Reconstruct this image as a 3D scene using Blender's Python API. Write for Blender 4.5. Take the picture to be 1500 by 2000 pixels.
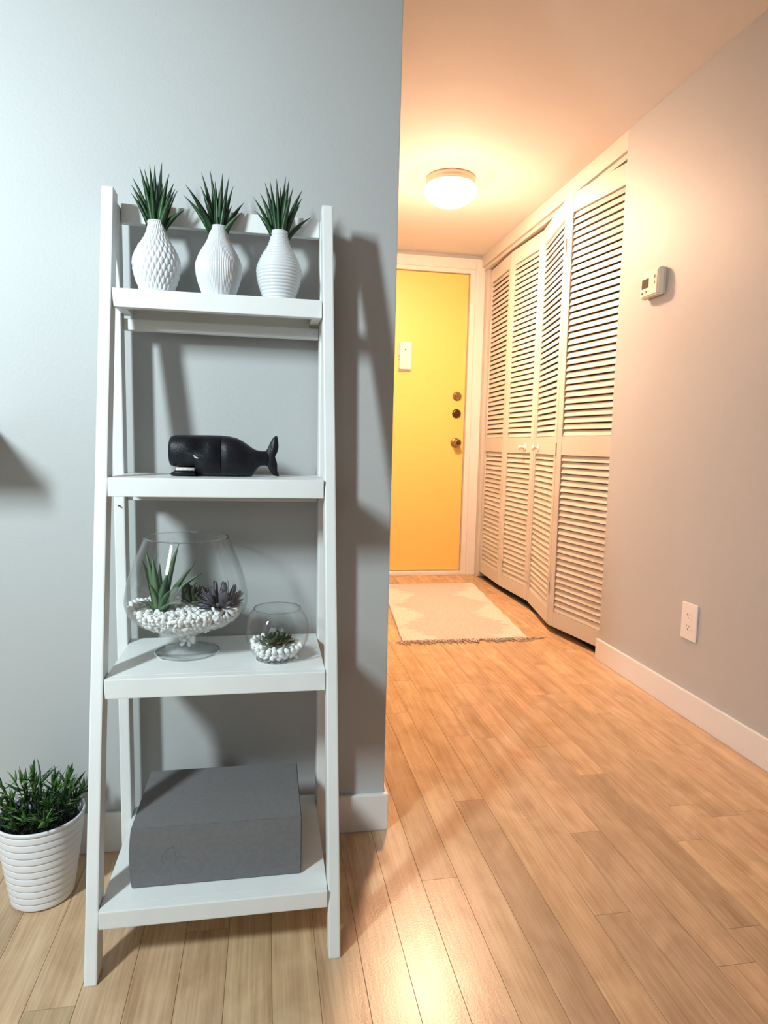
import bpy, bmesh, math, random
from mathutils import Vector, Matrix, Euler
from math import sin, cos, pi, radians, sqrt, atan2

for o in list(bpy.data.objects):
    bpy.data.objects.remove(o)
scene = bpy.context.scene
COL = scene.collection
rnd = random.Random(11)

# ------------------------------------------------------------------ camera
CAM_H = 0.9045
F_PX, YAW, PITCH, ROLL = 1283.37, -0.17821, 0.10245, 0.02372
def cam_axes(y, p, r):
    right = Vector((cos(y), sin(y), 0)); fw = Vector((-sin(y), cos(y), 0)); up = Vector((0, 0, 1))
    f2 = fw * cos(p) - up * sin(p); u2 = up * cos(p) + fw * sin(p)
    return right * cos(r) + u2 * sin(r), u2 * cos(r) - right * sin(r), f2
cr, cu, cf = cam_axes(YAW, PITCH, ROLL)
cam_data = bpy.data.cameras.new('camera')
cam = bpy.data.objects.new('camera', cam_data)
COL.objects.link(cam)
m = Matrix.Identity(4)
for i in range(3):
    m[i][0], m[i][1], m[i][2] = cr[i], cu[i], -cf[i]
m[2][3] = CAM_H
cam.matrix_world = m
cam_data.sensor_fit = 'VERTICAL'
cam_data.sensor_height = 36.0
cam_data.lens = F_PX * 36.0 / 2000.0
cam_data.clip_start = 0.02
scene.camera = cam
try:
    scene.cycles.transparent_max_bounces = 24
except Exception:
    pass

# ------------------------------------------------------------------ light
scene.view_settings.view_transform = 'Standard'
scene.view_settings.look = 'None'
scene.view_settings.exposure = 0.0
scene.view_settings.gamma = 1.0
scene.view_settings.use_curve_mapping = False
world = bpy.data.worlds.new('world')
scene.world = world
world.use_nodes = True
world.node_tree.nodes['Background'].inputs[0].default_value = (0.8, 0.9, 1.0, 1)
world.node_tree.nodes['Background'].inputs[1].default_value = 0.3

LAMP_COLOR = (1.0, 0.59, 0.37)
LAMP_STRENGTH = 540.0
KEY_POS = (-1.13, 0.05, 1.61)
KEY_W = 54.0
KEY_COLOR = (0.80, 0.95, 1.0)
KEY_AIM = (0.30, 1.0, -0.50)
KEY_CONE = 118
for k in range(3):                       # the shaded three-bulb lamp standing left of the photographer
    ld = bpy.data.lights.new('room_lamp_bulb', 'SPOT')
    ld.energy = KEY_W
    ld.color = KEY_COLOR
    ld.shadow_soft_size = 0.075
    ld.spot_size = radians(KEY_CONE)
    ld.spot_blend = 0.85
    lo = bpy.data.objects.new('room_lamp_bulb', ld)
    lo.location = (KEY_POS[0], KEY_POS[1], KEY_POS[2] + (k - 1) * 0.12)
    lo.rotation_euler = Vector(KEY_AIM).to_track_quat('-Z', 'Y').to_euler()
    COL.objects.link(lo)

wd = bpy.data.lights.new('added_fill_light', 'AREA')      # unseen frontal fill added behind the viewer to lighten the shelf shadows
wd.shape = 'RECTANGLE'; wd.size = 1.5; wd.size_y = 1.1
wd.energy = 12.0; wd.color = (0.88, 0.97, 1.0)
wo = bpy.data.objects.new('added_fill_light', wd)
wo.location = (-1.2, -2.385, 1.4); wo.rotation_euler = (radians(90), 0, 0)
COL.objects.link(wo)

# ------------------------------------------------------------------ helpers
def wloc(o):
    v = Vector((0, 0, 0))
    while o is not None:
        v += Vector(o.location); o = o.parent
    return v
def link(name, me, parent=None, loc=None):
    o = bpy.data.objects.new(name, me)
    COL.objects.link(o)
    if parent is not None: o.parent = parent
    if loc is not None: o.location = loc
    return o
def tag(o, label=None, cat=None, group=None, kind=None):
    if label: o['label'] = label
    if cat: o['category'] = cat
    if group: o['group'] = group
    if kind: o['kind'] = kind
    return o
def thing(name, loc, label, cat, group=None):
    o = bpy.data.objects.new(name, None)
    o.empty_display_size = 0.05
    o.location = loc
    COL.objects.link(o)
    return tag(o, label, cat, group)
def mesh_from(name, verts, faces, mat=None, smooth=False):
    me = bpy.data.meshes.new(name)
    me.from_pydata([tuple(v) for v in verts], [], faces)
    if smooth:
        me.polygons.foreach_set('use_smooth', [True] * len(me.polygons))
    if mat: me.materials.append(mat)
    me.validate(); me.update()
    return me
def bm_mesh(name, bm, mat=None, smooth=False):
    bmesh.ops.recalc_face_normals(bm, faces=bm.faces)
    me = bpy.data.meshes.new(name)
    bm.to_mesh(me); bm.free()
    if smooth:
        me.polygons.foreach_set('use_smooth', [True] * len(me.polygons))
    if mat: me.materials.append(mat)
    return me
def part(name, verts, faces, mat, parent=None, smooth=False):
    """verts in world coordinates"""
    off = wloc(parent) if parent is not None else Vector((0, 0, 0))
    me = mesh_from(name, [Vector(v) - off for v in verts], faces, mat, smooth)
    return link(name, me, parent)
def bm_part(name, bm, mat, parent=None, smooth=False):
    off = wloc(parent) if parent is not None else Vector((0, 0, 0))
    bmesh.ops.translate(bm, verts=bm.verts, vec=-off)
    return link(name, bm_mesh(name, bm, mat, smooth), parent)
def bm_box(bm, x0, x1, y0, y1, z0, z1, bev=0.0, seg=2):
    vs = [bm.verts.new(p) for p in ((x0,y0,z0),(x1,y0,z0),(x1,y1,z0),(x0,y1,z0),(x0,y0,z1),(x1,y0,z1),(x1,y1,z1),(x0,y1,z1))]
    fs = [bm.faces.new([vs[i] for i in q]) for q in ((0,3,2,1),(4,5,6,7),(0,1,5,4),(1,2,6,5),(2,3,7,6),(3,0,4,7))]
    if bev > 0:
        es = list({e for f in fs for e in f.edges})
        bmesh.ops.bevel(bm, geom=es, offset=bev, segments=seg, affect='EDGES', profile=0.6)
    return vs
def box(name, x0, x1, y0, y1, z0, z1, mat, parent=None, bev=0.0, seg=2):
    bm = bmesh.new(); bm_box(bm, x0, x1, y0, y1, z0, z1, bev, seg)
    return bm_part(name, bm, mat, parent)
def hull_box(name, pts, mat, parent=None, bev=0.0):
    """pts: 8 corners, bottom 4 then top 4 in ring order"""
    bm = bmesh.new()
    vs = [bm.verts.new(p) for p in pts]
    fs = [bm.faces.new([vs[i] for i in q]) for q in ((0,3,2,1),(4,5,6,7),(0,1,5,4),(1,2,6,5),(2,3,7,6),(3,0,4,7))]
    if bev > 0:
        bmesh.ops.bevel(bm, geom=list(bm.edges), offset=bev, segments=2, affect='EDGES', profile=0.6)
    return bm_part(name, bm, mat, parent)
def lathe_data(profile, n, cx, cy, rfun=None):
    verts, faces = [], []
    for (r, z) in profile:
        for k in range(n):
            a = 2 * pi * k / n
            rr = rfun(r, z, a) if rfun else r
            verts.append((cx + rr * cos(a), cy + rr * sin(a), z))
    for i in range(len(profile) - 1):
        for k in range(n):
            a, b = i * n + k, i * n + (k + 1) % n
            faces.append((a, b, b + n, a + n))
    return verts, faces
def cap(verts, faces, start, n, flip=False):
    idx = list(range(start, start + n))
    faces.append(tuple(reversed(idx)) if flip else tuple(idx))
def lathe(name, profile, n, cx, cy, mat, parent=None, rfun=None, cap0=False, cap1=False, smooth=True):
    v, f = lathe_data(profile, n, cx, cy, rfun)
    if cap0: cap(v, f, 0, n, True)
    if cap1: cap(v, f, (len(profile) - 1) * n, n)
    return part(name, v, f, mat, parent, smooth)
def spline(pts, per=6):
    """Catmull-Rom through (r,z) points"""
    out = []
    P = [pts[0]] + list(pts) + [pts[-1]]
    for i in range(1, len(P) - 2):
        for k in range(per):
            t = k / per
            q = []
            for d in range(len(pts[0])):
                p0, p1, p2, p3 = P[i-1][d], P[i][d], P[i+1][d], P[i+2][d]
                q.append(0.5 * ((2*p1) + (-p0+p2)*t + (2*p0-5*p1+4*p2-p3)*t*t + (-p0+3*p1-3*p2+p3)*t**3))
            out.append(tuple(q))
    out.append(tuple(pts[-1]))
    return out
def tube_data(path, radii, n=6):
    verts, faces = [], []
    path = [Vector(p) for p in path]
    prev = None
    for i, p in enumerate(path):
        d = (path[min(i+1, len(path)-1)] - path[max(i-1, 0)])
        d = d.normalized() if d.length > 0 else Vector((0, 0, 1))
        ref = prev if prev is not None else (Vector((0, 0, 1)) if abs(d.z) < 0.9 else Vector((1, 0, 0)))
        u = (ref - d * ref.dot(d)).normalized(); prev = u
        w = d.cross(u)
        r = radii[i] if hasattr(radii, '__len__') else radii
        for k in range(n):
            a = 2 * pi * k / n
            verts.append(p + (u * cos(a) + w * sin(a)) * r)
    for i in range(len(path) - 1):
        for k in range(n):
            a, b = i * n + k, i * n + (k + 1) % n
            faces.append((a, b, b + n, a + n))
    faces.append(tuple(reversed(range(n)))); faces.append(tuple(range((len(path)-1)*n, len(path)*n)))
    return verts, faces
def join(datas):
    V, F = [], []
    for v, f in datas:
        o = len(V); V += [tuple(x) for x in v]; F += [tuple(i + o for i in q) for q in f]
    return V, F
def blade_data(base, tip, width, bend=(0, 0, 0), side=None, fold=0.25, seg=8, prof=None, thick=0.0012):
    """a leaf with a folded section, tapering to its tip; closed and slightly thick"""
    base, tip, bend = Vector(base), Vector(tip), Vector(bend)
    ctrl = (base + tip) / 2 + bend
    verts, faces = [], []
    L = (tip - base).normalized()
    if side is None:
        side = L.cross(Vector((0, 1, 0)))
        if side.length < 0.2: side = L.cross(Vector((1, 0, 0)))
    side = Vector(side); side = (side - L * side.dot(L)).normalized()
    for i in range(seg + 1):
        t = i / seg
        p = base * (1-t)**2 + ctrl * 2*t*(1-t) + tip * t*t
        d = ((ctrl - base) * (1-t) + (tip - ctrl) * t)
        d = d.normalized() if d.length > 1e-9 else L
        s = (side - d * side.dot(d)).normalized()
        nrm = s.cross(d)
        w = width * (prof(t) if prof else (1 - t) ** 0.8 * (0.65 + 0.7 * t)) * 0.5
        w = max(w, 0.00015)
        lift = nrm * (w * fold)
        th = nrm * (thick * (1 - 0.8 * t))
        verts += [p - s * w + lift, p - th * 0.3, p + s * w + lift, p - th]
    for i in range(seg):
        a = i * 4; b = a + 4
        faces += [(a, a+1, b+1, b), (a+1, a+2, b+2, b+1), (a+2, a+3, b+3, b+2), (a+3, a, b, b+3)]
    faces.append((3, 2, 1, 0)); e = seg * 4; faces.append((e, e+1, e+2, e+3))
    return verts, faces

def px_ray(px, py):
    c = Vector(((px - 750) / F_PX, (py - 1000) / F_PX, 1.0))
    return cr * c.x - cu * c.y + cf * c.z
def at_y(px, py, Y):
    d = px_ray(px, py); p = d * (Y / d.y); return Vector((p.x, p.y, p.z + CAM_H))

# ------------------------------------------------------------------ materials
def new_mat(name):
    mt = bpy.data.materials.new(name); mt.use_nodes = True
    nt = mt.node_tree
    return mt, nt, nt.nodes['Principled BSDF']
def N(nt, kind, **kw):
    n = nt.nodes.new(kind)
    for k, v in kw.items(): setattr(n, k, v)
    return n
def plain(name, col, rough=0.5, metal=0.0, bump=0.0, bscale=200.0, var=0.0, vscale=8.0, spec=0.5):
    mt, nt, b = new_mat(name)
    b.inputs['Base Color'].default_value = (*col, 1)
    b.inputs['Roughness'].default_value = rough
    b.inputs['Metallic'].default_value = metal
    b.inputs['Specular IOR Level'].default_value = spec
    geo = N(nt, 'ShaderNodeNewGeometry')
    if bump > 0:
        nz = N(nt, 'ShaderNodeTexNoise'); nz.inputs['Scale'].default_value = bscale; nz.inputs['Detail'].default_value = 3
        nt.links.new(geo.outputs['Position'], nz.inputs['Vector'])
        bp = N(nt, 'ShaderNodeBump'); bp.inputs['Strength'].default_value = bump; bp.inputs['Distance'].default_value = 0.002
        nt.links.new(nz.outputs['Fac'], bp.inputs['Height']); nt.links.new(bp.outputs['Normal'], b.inputs['Normal'])
    if var > 0:
        n2 = N(nt, 'ShaderNodeTexNoise'); n2.inputs['Scale'].default_value = vscale; n2.inputs['Detail'].default_value = 4
        nt.links.new(geo.outputs['Position'], n2.inputs['Vector'])
        rp = N(nt, 'ShaderNodeValToRGB')
        rp.color_ramp.elements[0].position = 0.3; rp.color_ramp.elements[1].position = 0.7
        rp.color_ramp.elements[0].color = (*[c * (1 - var) for c in col], 1)
        rp.color_ramp.elements[1].color = (*[min(1, c * (1 + var)) for c in col], 1)
        nt.links.new(n2.outputs['Fac'], rp.inputs['Fac']); nt.links.new(rp.outputs['Color'], b.inputs['Base Color'])
    return mt
M = {}
M['wall'] = plain('wall_paint_grey', (0.475, 0.485, 0.48), 0.55, bump=0.2, bscale=160, var=0.015, vscale=3)
M['ceiling'] = plain('ceiling_paint', (0.87, 0.85, 0.835), 0.8, bump=0.2, bscale=120)
M['trim'] = plain('trim_white', (0.80, 0.79, 0.77), 0.4, bump=0.05, bscale=60)
M['closet'] = plain('closet_paint', (0.62, 0.60, 0.55), 0.38, bump=0.05, bscale=60)
M['dark'] = plain('closet_painted_shade', (0.08, 0.07, 0.06), 0.9)
M['door'] = plain('door_yellow', (0.84, 0.62, 0.18), 0.42, bump=0.08, bscale=70)
M['shelf'] = plain('shelf_white_paint', (0.80, 0.815, 0.80), 0.42, bump=0.10, bscale=50, var=0.03, vscale=12)
M['ceramic'] = plain('white_ceramic', (0.72, 0.74, 0.765), 0.2)
M['pot'] = plain('white_pot', (0.80, 0.80, 0.82), 0.35)
M['brass'] = plain('antique_brass', (0.38, 0.25, 0.12), 0.25, metal=1.0)
M['brassdark'] = plain('dark_brass', (0.12, 0.07, 0.04), 0.3, metal=1.0)
M['plastic'] = plain('ivory_plastic', (0.80, 0.74, 0.64), 0.35)
M['plasticwhite'] = plain('white_plastic', (0.84, 0.81, 0.77), 0.35)
M['slot'] = plain('dark_slot', (0.06, 0.045, 0.035), 0.6)
M['screen'] = plain('lcd_screen', (0.10, 0.08, 0.065), 0.15)
M['tan'] = plain('button_tan', (0.30, 0.22, 0.15), 0.5)
M['box'] = plain('grey_linen_board', (0.165, 0.161, 0.165), 0.85, bump=0.5, bscale=700, var=0.06, vscale=120)
M['boxmark'] = plain('grey_emboss', (0.135, 0.135, 0.145), 0.8)
M['whale'] = plain('black_iron', (0.006, 0.007, 0.010), 0.42, spec=0.3, bump=0.3, bscale=350, var=0.2, vscale=60)
M['teeth'] = plain('worn_white_paint', (0.62, 0.60, 0.55), 0.7, bump=0.4, bscale=500, var=0.3, vscale=250)
M['pebble'] = plain('white_pebble', (0.90, 0.895, 0.87), 0.55, bump=0.1, bscale=300)
M['soil'] = plain('dark_soil', (0.012, 0.010, 0.008), 0.95, bump=0.6, bscale=150)
M['nickel'] = plain('lamp_canopy', (0.72, 0.62, 0.50), 0.35, metal=0.6)
def leafmat(name, c0, c1, rough=0.4, scale=40.0):
    mt, nt, b = new_mat(name)
    geo = N(nt, 'ShaderNodeNewGeometry'); oi = N(nt, 'ShaderNodeObjectInfo')
    nz = N(nt, 'ShaderNodeTexNoise'); nz.inputs['Scale'].default_value = scale
    nt.links.new(geo.outputs['Position'], nz.inputs['Vector'])
    ad = N(nt, 'ShaderNodeMath', operation='ADD'); ad.use_clamp = True
    sb = N(nt, 'ShaderNodeMath', operation='MULTIPLY_ADD'); sb.inputs[1].default_value = 0.7; sb.inputs[2].default_value = -0.35
    nt.links.new(oi.outputs['Random'], sb.inputs[0])
    nt.links.new(nz.outputs['Fac'], ad.inputs[0]); nt.links.new(sb.outputs[0], ad.inputs[1])
    rp = N(nt, 'ShaderNodeValToRGB')
    rp.color_ramp.elements[0].position = 0.2; rp.color_ramp.elements[1].position = 0.8
    rp.color_ramp.elements[0].color = (*c0, 1); rp.color_ramp.elements[1].color = (*c1, 1)
    nt.links.new(ad.outputs[0], rp.inputs['Fac']); nt.links.new(rp.outputs['Color'], b.inputs['Base Color'])
    b.inputs['Roughness'].default_value = rough
    return mt
M['blade'] = leafmat('vase_leaf', (0.008, 0.032, 0.012), (0.028, 0.085, 0.026), 0.4)
M['aloe'] = leafmat('aloe_leaf', (0.05, 0.12, 0.06), (0.16, 0.26, 0.14), 0.4)
M['purple'] = leafmat('purple_succulent', (0.055, 0.052, 0.068), (0.15, 0.135, 0.165), 0.5)
M['olive'] = leafmat('olive_succulent', (0.030, 0.045, 0.032), (0.13, 0.17, 0.09), 0.45)
M['bamboo'] = leafmat('bamboo_leaf', (0.015, 0.055, 0.012), (0.10, 0.24, 0.04), 0.42)
M['stem'] = leafmat('plant_stem', (0.010, 0.025, 0.010), (0.03, 0.07, 0.02), 0.6)

def glass_solid():
    mt, nt, b = new_mat('clear_glass')
    b.inputs['Base Color'].default_value = (0.97, 0.99, 0.985, 1)
    b.inputs['Roughness'].default_value = 0.0
    b.inputs['IOR'].default_value = 1.48
    b.inputs['Transmission Weight'].default_value = 1.0
    return mt
def glass_thin():
    mt = bpy.data.materials.new('thin_clear_glass'); mt.use_nodes = True
    nt = mt.node_tree; nt.nodes.clear()
    out = N(nt, 'ShaderNodeOutputMaterial'); mx = N(nt, 'ShaderNodeMixShader')
    lw = N(nt, 'ShaderNodeLayerWeight'); lw.inputs['Blend'].default_value = 0.5
    pw = N(nt, 'ShaderNodeMath', operation='POWER'); pw.inputs[1].default_value = 5.0
    nt.links.new(lw.outputs['Facing'], pw.inputs[0])
    fr = N(nt, 'ShaderNodeMath', operation='MULTIPLY_ADD'); fr.inputs[1].default_value = 0.7; fr.inputs[2].default_value = 0.035
    nt.links.new(pw.outputs[0], fr.inputs[0])
    tr = N(nt, 'ShaderNodeBsdfTransparent'); tr.inputs['Color'].default_value = (0.988, 0.993, 0.993, 1)
    gl = N(nt, 'ShaderNodeBsdfGlossy'); gl.inputs['Roughness'].default_value = 0.015
    nt.links.new(fr.outputs[0], mx.inputs[0]); nt.links.new(tr.outputs[0], mx.inputs[1]); nt.links.new(gl.outputs[0], mx.inputs[2])
    nt.links.new(mx.outputs[0], out.inputs[0])
    return mt
M['glass'] = glass_solid(); M['thin'] = glass_thin()
def emis(name, col, s):
    """frosted dome: emission graded by height, weak on the shoulder to hold back the ceiling glow"""
    mt = bpy.data.materials.new(name); mt.use_nodes = True
    nt = mt.node_tree; b = nt.nodes['Principled BSDF']
    b.inputs['Base Color'].default_value = (0.9, 0.85, 0.78, 1)
    b.inputs['Emission Color'].default_value = (*col, 1)
    geo = N(nt, 'ShaderNodeNewGeometry'); sp = N(nt, 'ShaderNodeSeparateXYZ')
    nt.links.new(geo.outputs['Position'], sp.inputs[0])
    mr = N(nt, 'ShaderNodeMapRange')
    mr.inputs['From Min'].default_value = 2.185 - 0.070; mr.inputs['From Max'].default_value = 2.185 - 0.115
    mr.inputs['To Min'].default_value = s * 0.022; mr.inputs['To Max'].default_value = s
    nt.links.new(sp.outputs['Z'], mr.inputs['Value']); nt.links.new(mr.outputs[0], b.inputs['Emission Strength'])
    b.inputs['Roughness'].default_value = 0.3
    return mt
M['lampglass'] = emis('lit_lamp_glass', LAMP_COLOR, LAMP_STRENGTH)

def wood():
    mt, nt, b = new_mat('oak_plank')
    geo = N(nt, 'ShaderNodeNewGeometry'); oi = N(nt, 'ShaderNodeObjectInfo')
    off = N(nt, 'ShaderNodeVectorMath', operation='SCALE'); off.inputs['Scale'].default_value = 37.0
    cmb = N(nt, 'ShaderNodeCombineXYZ')
    for i in range(3): nt.links.new(oi.outputs['Random'], cmb.inputs[i])
    nt.links.new(cmb.outputs[0], off.inputs[0])
    mp = N(nt, 'ShaderNodeVectorMath', operation='MULTIPLY'); mp.inputs[1].default_value = (26.0, 1.6, 10.0)
    nt.links.new(geo.outputs['Position'], mp.inputs[0])
    add = N(nt, 'ShaderNodeVectorMath', operation='ADD')
    nt.links.new(mp.outputs[0], add.inputs[0]); nt.links.new(off.outputs[0], add.inputs[1])
    nz = N(nt, 'ShaderNodeTexNoise'); nz.inputs['Scale'].default_value = 1.0; nz.inputs['Detail'].default_value = 6; nz.inputs['Roughness'].default_value = 0.6
    nz.inputs['Distortion'].default_value = 0.6
    nt.links.new(add.outputs[0], nz.inputs['Vector'])
    mp2 = N(nt, 'ShaderNodeVectorMath', operation='MULTIPLY'); mp2.inputs[1].default_value = (9.0, 4.0, 1.0)
    nt.links.new(add.outputs[0], mp2.inputs[0])
    nf = N(nt, 'ShaderNodeTexNoise'); nf.inputs['Scale'].default_value = 1.0; nf.inputs['Detail'].default_value = 3
    nt.links.new(mp2.outputs[0], nf.inputs['Vector'])
    fig = N(nt, 'ShaderNodeVectorMath', operation='MULTIPLY'); fig.inputs[1].default_value = (0.35, 3.2, 1.0)
    nt.links.new(add.outputs[0], fig.inputs[0])
    nfig = N(nt, 'ShaderNodeTexNoise'); nfig.inputs['Scale'].default_value = 1.4; nfig.inputs['Detail'].default_value = 3; nfig.inputs['Distortion'].default_value = 1.2
    nt.links.new(fig.outputs[0], nfig.inputs['Vector'])
    rp = N(nt, 'ShaderNodeValToRGB')
    e = rp.color_ramp.elements
    e[0].position = 0.28; e[0].color = (0.335, 0.19, 0.09, 1)
    e[1].position = 0.66; e[1].color = (0.73, 0.515, 0.32, 1)
    mixv = N(nt, 'ShaderNodeMath', operation='MULTIPLY_ADD'); mixv.inputs[1].default_value = 0.42
    a2 = N(nt, 'ShaderNodeMath', operation='MULTIPLY'); a2.inputs[1].default_value = 0.30
    a3 = N(nt, 'ShaderNodeMath', operation='MULTIPLY_ADD'); a3.inputs[1].default_value = 0.30
    nt.links.new(nf.outputs['Fac'], a2.inputs[0])
    nt.links.new(nfig.outputs['Fac'], a3.inputs[0]); nt.links.new(a2.outputs[0], a3.inputs[2])
    nt.links.new(nz.outputs['Fac'], mixv.inputs[0]); nt.links.new(a3.outputs[0], mixv.inputs[2])
    nt.links.new(mixv.outputs[0], rp.inputs['Fac'])
    mul = N(nt, 'ShaderNodeMix', data_type='RGBA', blend_type='MULTIPLY'); mul.inputs['Factor'].default_value = 1.0
    nt.links.new(rp.outputs['Color'], mul.inputs['A']); nt.links.new(oi.outputs['Color'], mul.inputs['B'])
    nt.links.new(mul.outputs['Result'], b.inputs['Base Color'])
    b.inputs['Roughness'].default_value = 0.27
    b.inputs['Specular IOR Level'].default_value = 0.5
    bp = N(nt, 'ShaderNodeBump'); bp.inputs['Strength'].default_value = 0.10; bp.inputs['Distance'].default_value = 0.0015
    n3 = N(nt, 'ShaderNodeTexNoise'); n3.inputs['Scale'].default_value = 260; n3.inputs['Detail'].default_value = 2
    nt.links.new(geo.outputs['Position'], n3.inputs['Vector'])
    nt.links.new(n3.outputs['Fac'], bp.inputs['Height']); nt.links.new(bp.outputs['Normal'], b.inputs['Normal'])
    return mt
M['wood'] = wood()
M['woodgap'] = plain('plank_joint', (0.36, 0.22, 0.12), 0.7)

# ------------------------------------------------------------------ room shell
CEIL = 2.185
WY = 1.45            # face of the wall behind the shelf
CX = 0.277           # its free corner
RX = 1.422           # face of the right wall
DY = 4.42            # face of the entrance wall
XL, YB = -2.6, -2.4  # rest of the room, behind the camera

floor = box('floor', XL - 0.1, 2.2, YB - 0.1, DY + 0.2, -0.05, -0.0022, M['woodgap'])
tag(floor, 'light oak strip floor of narrow planks running towards the yellow door', kind='structure')
PW = 0.0775
P0 = 0.3237
joints = {0: [1.2495, 2.05], 2: [0.55, 1.537, 2.40], 4: [1.101, 1.88, 2.95], 5: [0.75, 1.365, 2.35], 3: [0.78, 1.905, 2.9],
          6: [0.95, 1.80], 7: [1.03, 1.62, 2.6], -1: [0.70, 1.60], 1: [0.86, 2.1], 8: [1.30, 2.2]}
dark = {(2, 1.537): 0.80, (3, 1.905): 1.04, (4, 1.101): 0.86, (5, 1.365): 0.88, (7, 1.03): 0.85, (7, 1.62): 0.82, (6, 1.80): 0.90}
plank_mesh = {}
def plank_proto():
    bm = bmesh.new()
    bm_box(bm, 0.0003, PW - 0.0003, 0, 1, -0.002, 0.0, 0)
    top = [e for e in bm.edges if all(abs(v.co.z) < 1e-6 for v in e.verts) and abs(e.verts[0].co.x - e.verts[1].co.x) < 1e-6]
    bmesh.ops.bevel(bm, geom=top, offset=0.0004, segments=1, affect='EDGES')
    return bm_mesh('plank', bm, M['wood'])
plk = plank_proto()
for row in range(-21, 16):
    x0 = P0 + row * PW
    ys = joints.get(row)
    y = -0.1 - rnd.random() * 0.5
    cuts = [y]
    if ys:
        cuts += ys; y = ys[-1]
    while y < DY + 0.05:
        y += rnd.choice((0.5, 0.7, 0.85, 1.0, 1.2)) + rnd.random() * 0.15
        cuts.append(min(y, DY + 0.05))
        if y >= DY + 0.05: break
    if x0 < CX - 0.1:                                   # stop under the wall
        cuts = [c for c in cuts if c < WY - 0.05] + [WY + 0.05]
    for a, b_ in zip(cuts[:-1], cuts[1:]):
        if b_ - a < 0.08: continue
        o = link('plank', plk, floor, (x0, a + 0.0005, 0.0))
        o.scale = (1, b_ - a - 0.0010, 1)
        tone = 0.93 + 0.16 * rnd.random()
        if ys and (row, b_) in dark: tone = dark[(row, b_)]
        if rnd.random() < 0.10: tone *= 0.90
        o.color = (tone, tone * (0.985 + 0.03 * rnd.random()), tone * (0.96 + 0.06 * rnd.random()), 1)

ST = 'structure'
tag(box('ceiling', XL - 0.1, 2.2, YB - 0.1, DY + 0.2, CEIL, CEIL + 0.1, M['ceiling']), 'smooth white ceiling running from the room into the entrance hall', kind=ST)
tag(box('wall_left', XL - 0.1, CX, WY, WY + 0.12, 0, CEIL, M['wall'], bev=0.002), 'pale grey wall behind the ladder shelf', kind=ST)
tag(box('wall_hall_left', CX - 0.12, CX, WY + 0.12, DY + 0.1, 0, CEIL, M['wall']), 'grey hall wall hidden behind the corner', kind=ST)
tag(box('wall_right', RX, RX + 0.11, YB - 0.1, 2.567, 0, CEIL, M['wall'], bev=0.002), 'grey wall with thermostat and outlet beside the closet', kind=ST)
bm = bmesh.new()
bm_box(bm, XL - 0.1, -2.0, YB - 0.1, YB, 0, CEIL); bm_box(bm, -0.4, RX, YB - 0.1, YB, 0, CEIL)
bm_box(bm, -2.0, -0.4, YB - 0.1, YB, 0, 0.8); bm_box(bm, -2.0, -0.4, YB - 0.1, YB, 2.0, CEIL)
tag(bm_part('wall_behind', bm, M['wall']), 'grey wall behind the viewer with an added opening for the fill light', kind=ST)
bm = bmesh.new()  # unseen window frame and panes, added to go with the fill light
for (a, b_, c, d) in ((-2.0, -1.96, .8, 2.0), (-.44, -.4, .8, 2.0), (-1.22, -1.18, .84, 1.96), (-1.96, -.44, .8, .84), (-1.96, -.44, 1.96, 2.0)):
    bm_box(bm, a, b_, YB - 0.08, YB - 0.03, c, d)
win = tag(bm_part('added_window_1', bm, M['trim']), 'unseen white framed window added behind the viewer to go with the fill light', kind=ST)
for a, b_ in ((-1.96, -1.22), (-1.18, -.44)):
    box('pane', a, b_, YB - 0.058, YB - 0.054, .84, 1.96, M['thin'], win)
tag(box('wall_side', XL - 0.1, XL, YB, WY, 0, CEIL, M['wall']), 'grey wall on the far left of the room', kind=ST)
# entrance wall around the door opening
DX0, DX1, DZ1 = 0.435, 1.350, 2.062
bm = bmesh.new()
bm_box(bm, CX - 0.1, DX0 - 0.03, DY, DY + 0.12, 0, CEIL)
bm_box(bm, DX1 + 0.03, 2.2, DY, DY + 0.12, 0, CEIL)
bm_box(bm, DX0 - 0.03, DX1 + 0.03, DY, DY + 0.12, DZ1 + 0.03, CEIL)
tag(bm_part('wall_end', bm, M['wall']), 'wall strip around the yellow entrance door', kind=ST)
# closet interior, shade painted in as a near-black colour so the gaps look dark
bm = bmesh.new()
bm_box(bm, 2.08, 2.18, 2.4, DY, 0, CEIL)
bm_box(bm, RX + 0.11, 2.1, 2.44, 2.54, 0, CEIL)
bm_box(bm, 1.458, 2.09, 2.50, DY - 0.01, -0.001, 0.0012)  # dark sheet over the closet floor, stands for shade under the doors
tag(bm_part('wall_closet', bm, M['dark']), 'inside of the closet behind louvered doors, with shade painted into its dark colour', kind=ST)
# header over the closet
tag(box('trim_1', RX + 0.004, RX + 0.060, 2.567, DY, 2.108, CEIL, M['closet'], bev=0.002), 'pale header board above the louvered closet doors', kind=ST)
tag(box('trim_2', RX + 0.020, RX + 0.055, 2.50, DY - 0.02, 2.086, 2.108, M['closet'], bev=0.001), 'sliding track under the closet header', kind=ST)
tag(box('trim_3', RX + 0.030, RX + 0.10, 4.352, DY, 0, 2.108, M['closet'], bev=0.002), 'narrow closet jamb beside the entrance door casing', kind=ST)

def baseboard(name, bm, label):
    tag(bm_part(name, bm, M['trim']), label, kind=ST)
bm = bmesh.new()
bm_box(bm, XL, CX + 0.009, WY - 0.012, WY, 0, 0.089, 0.003)
bm_box(bm, CX, CX + 0.009, WY, DY, 0, 0.089, 0.003)
baseboard('baseboard_left', bm, 'white painted baseboard below the grey wall behind the shelf')
bm = bmesh.new()
bm_box(bm, RX - 0.013, RX, YB, 2.572, 0, 0.091, 0.003)
baseboard('baseboard_right', bm, 'white baseboard running along the right wall to the closet')
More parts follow.
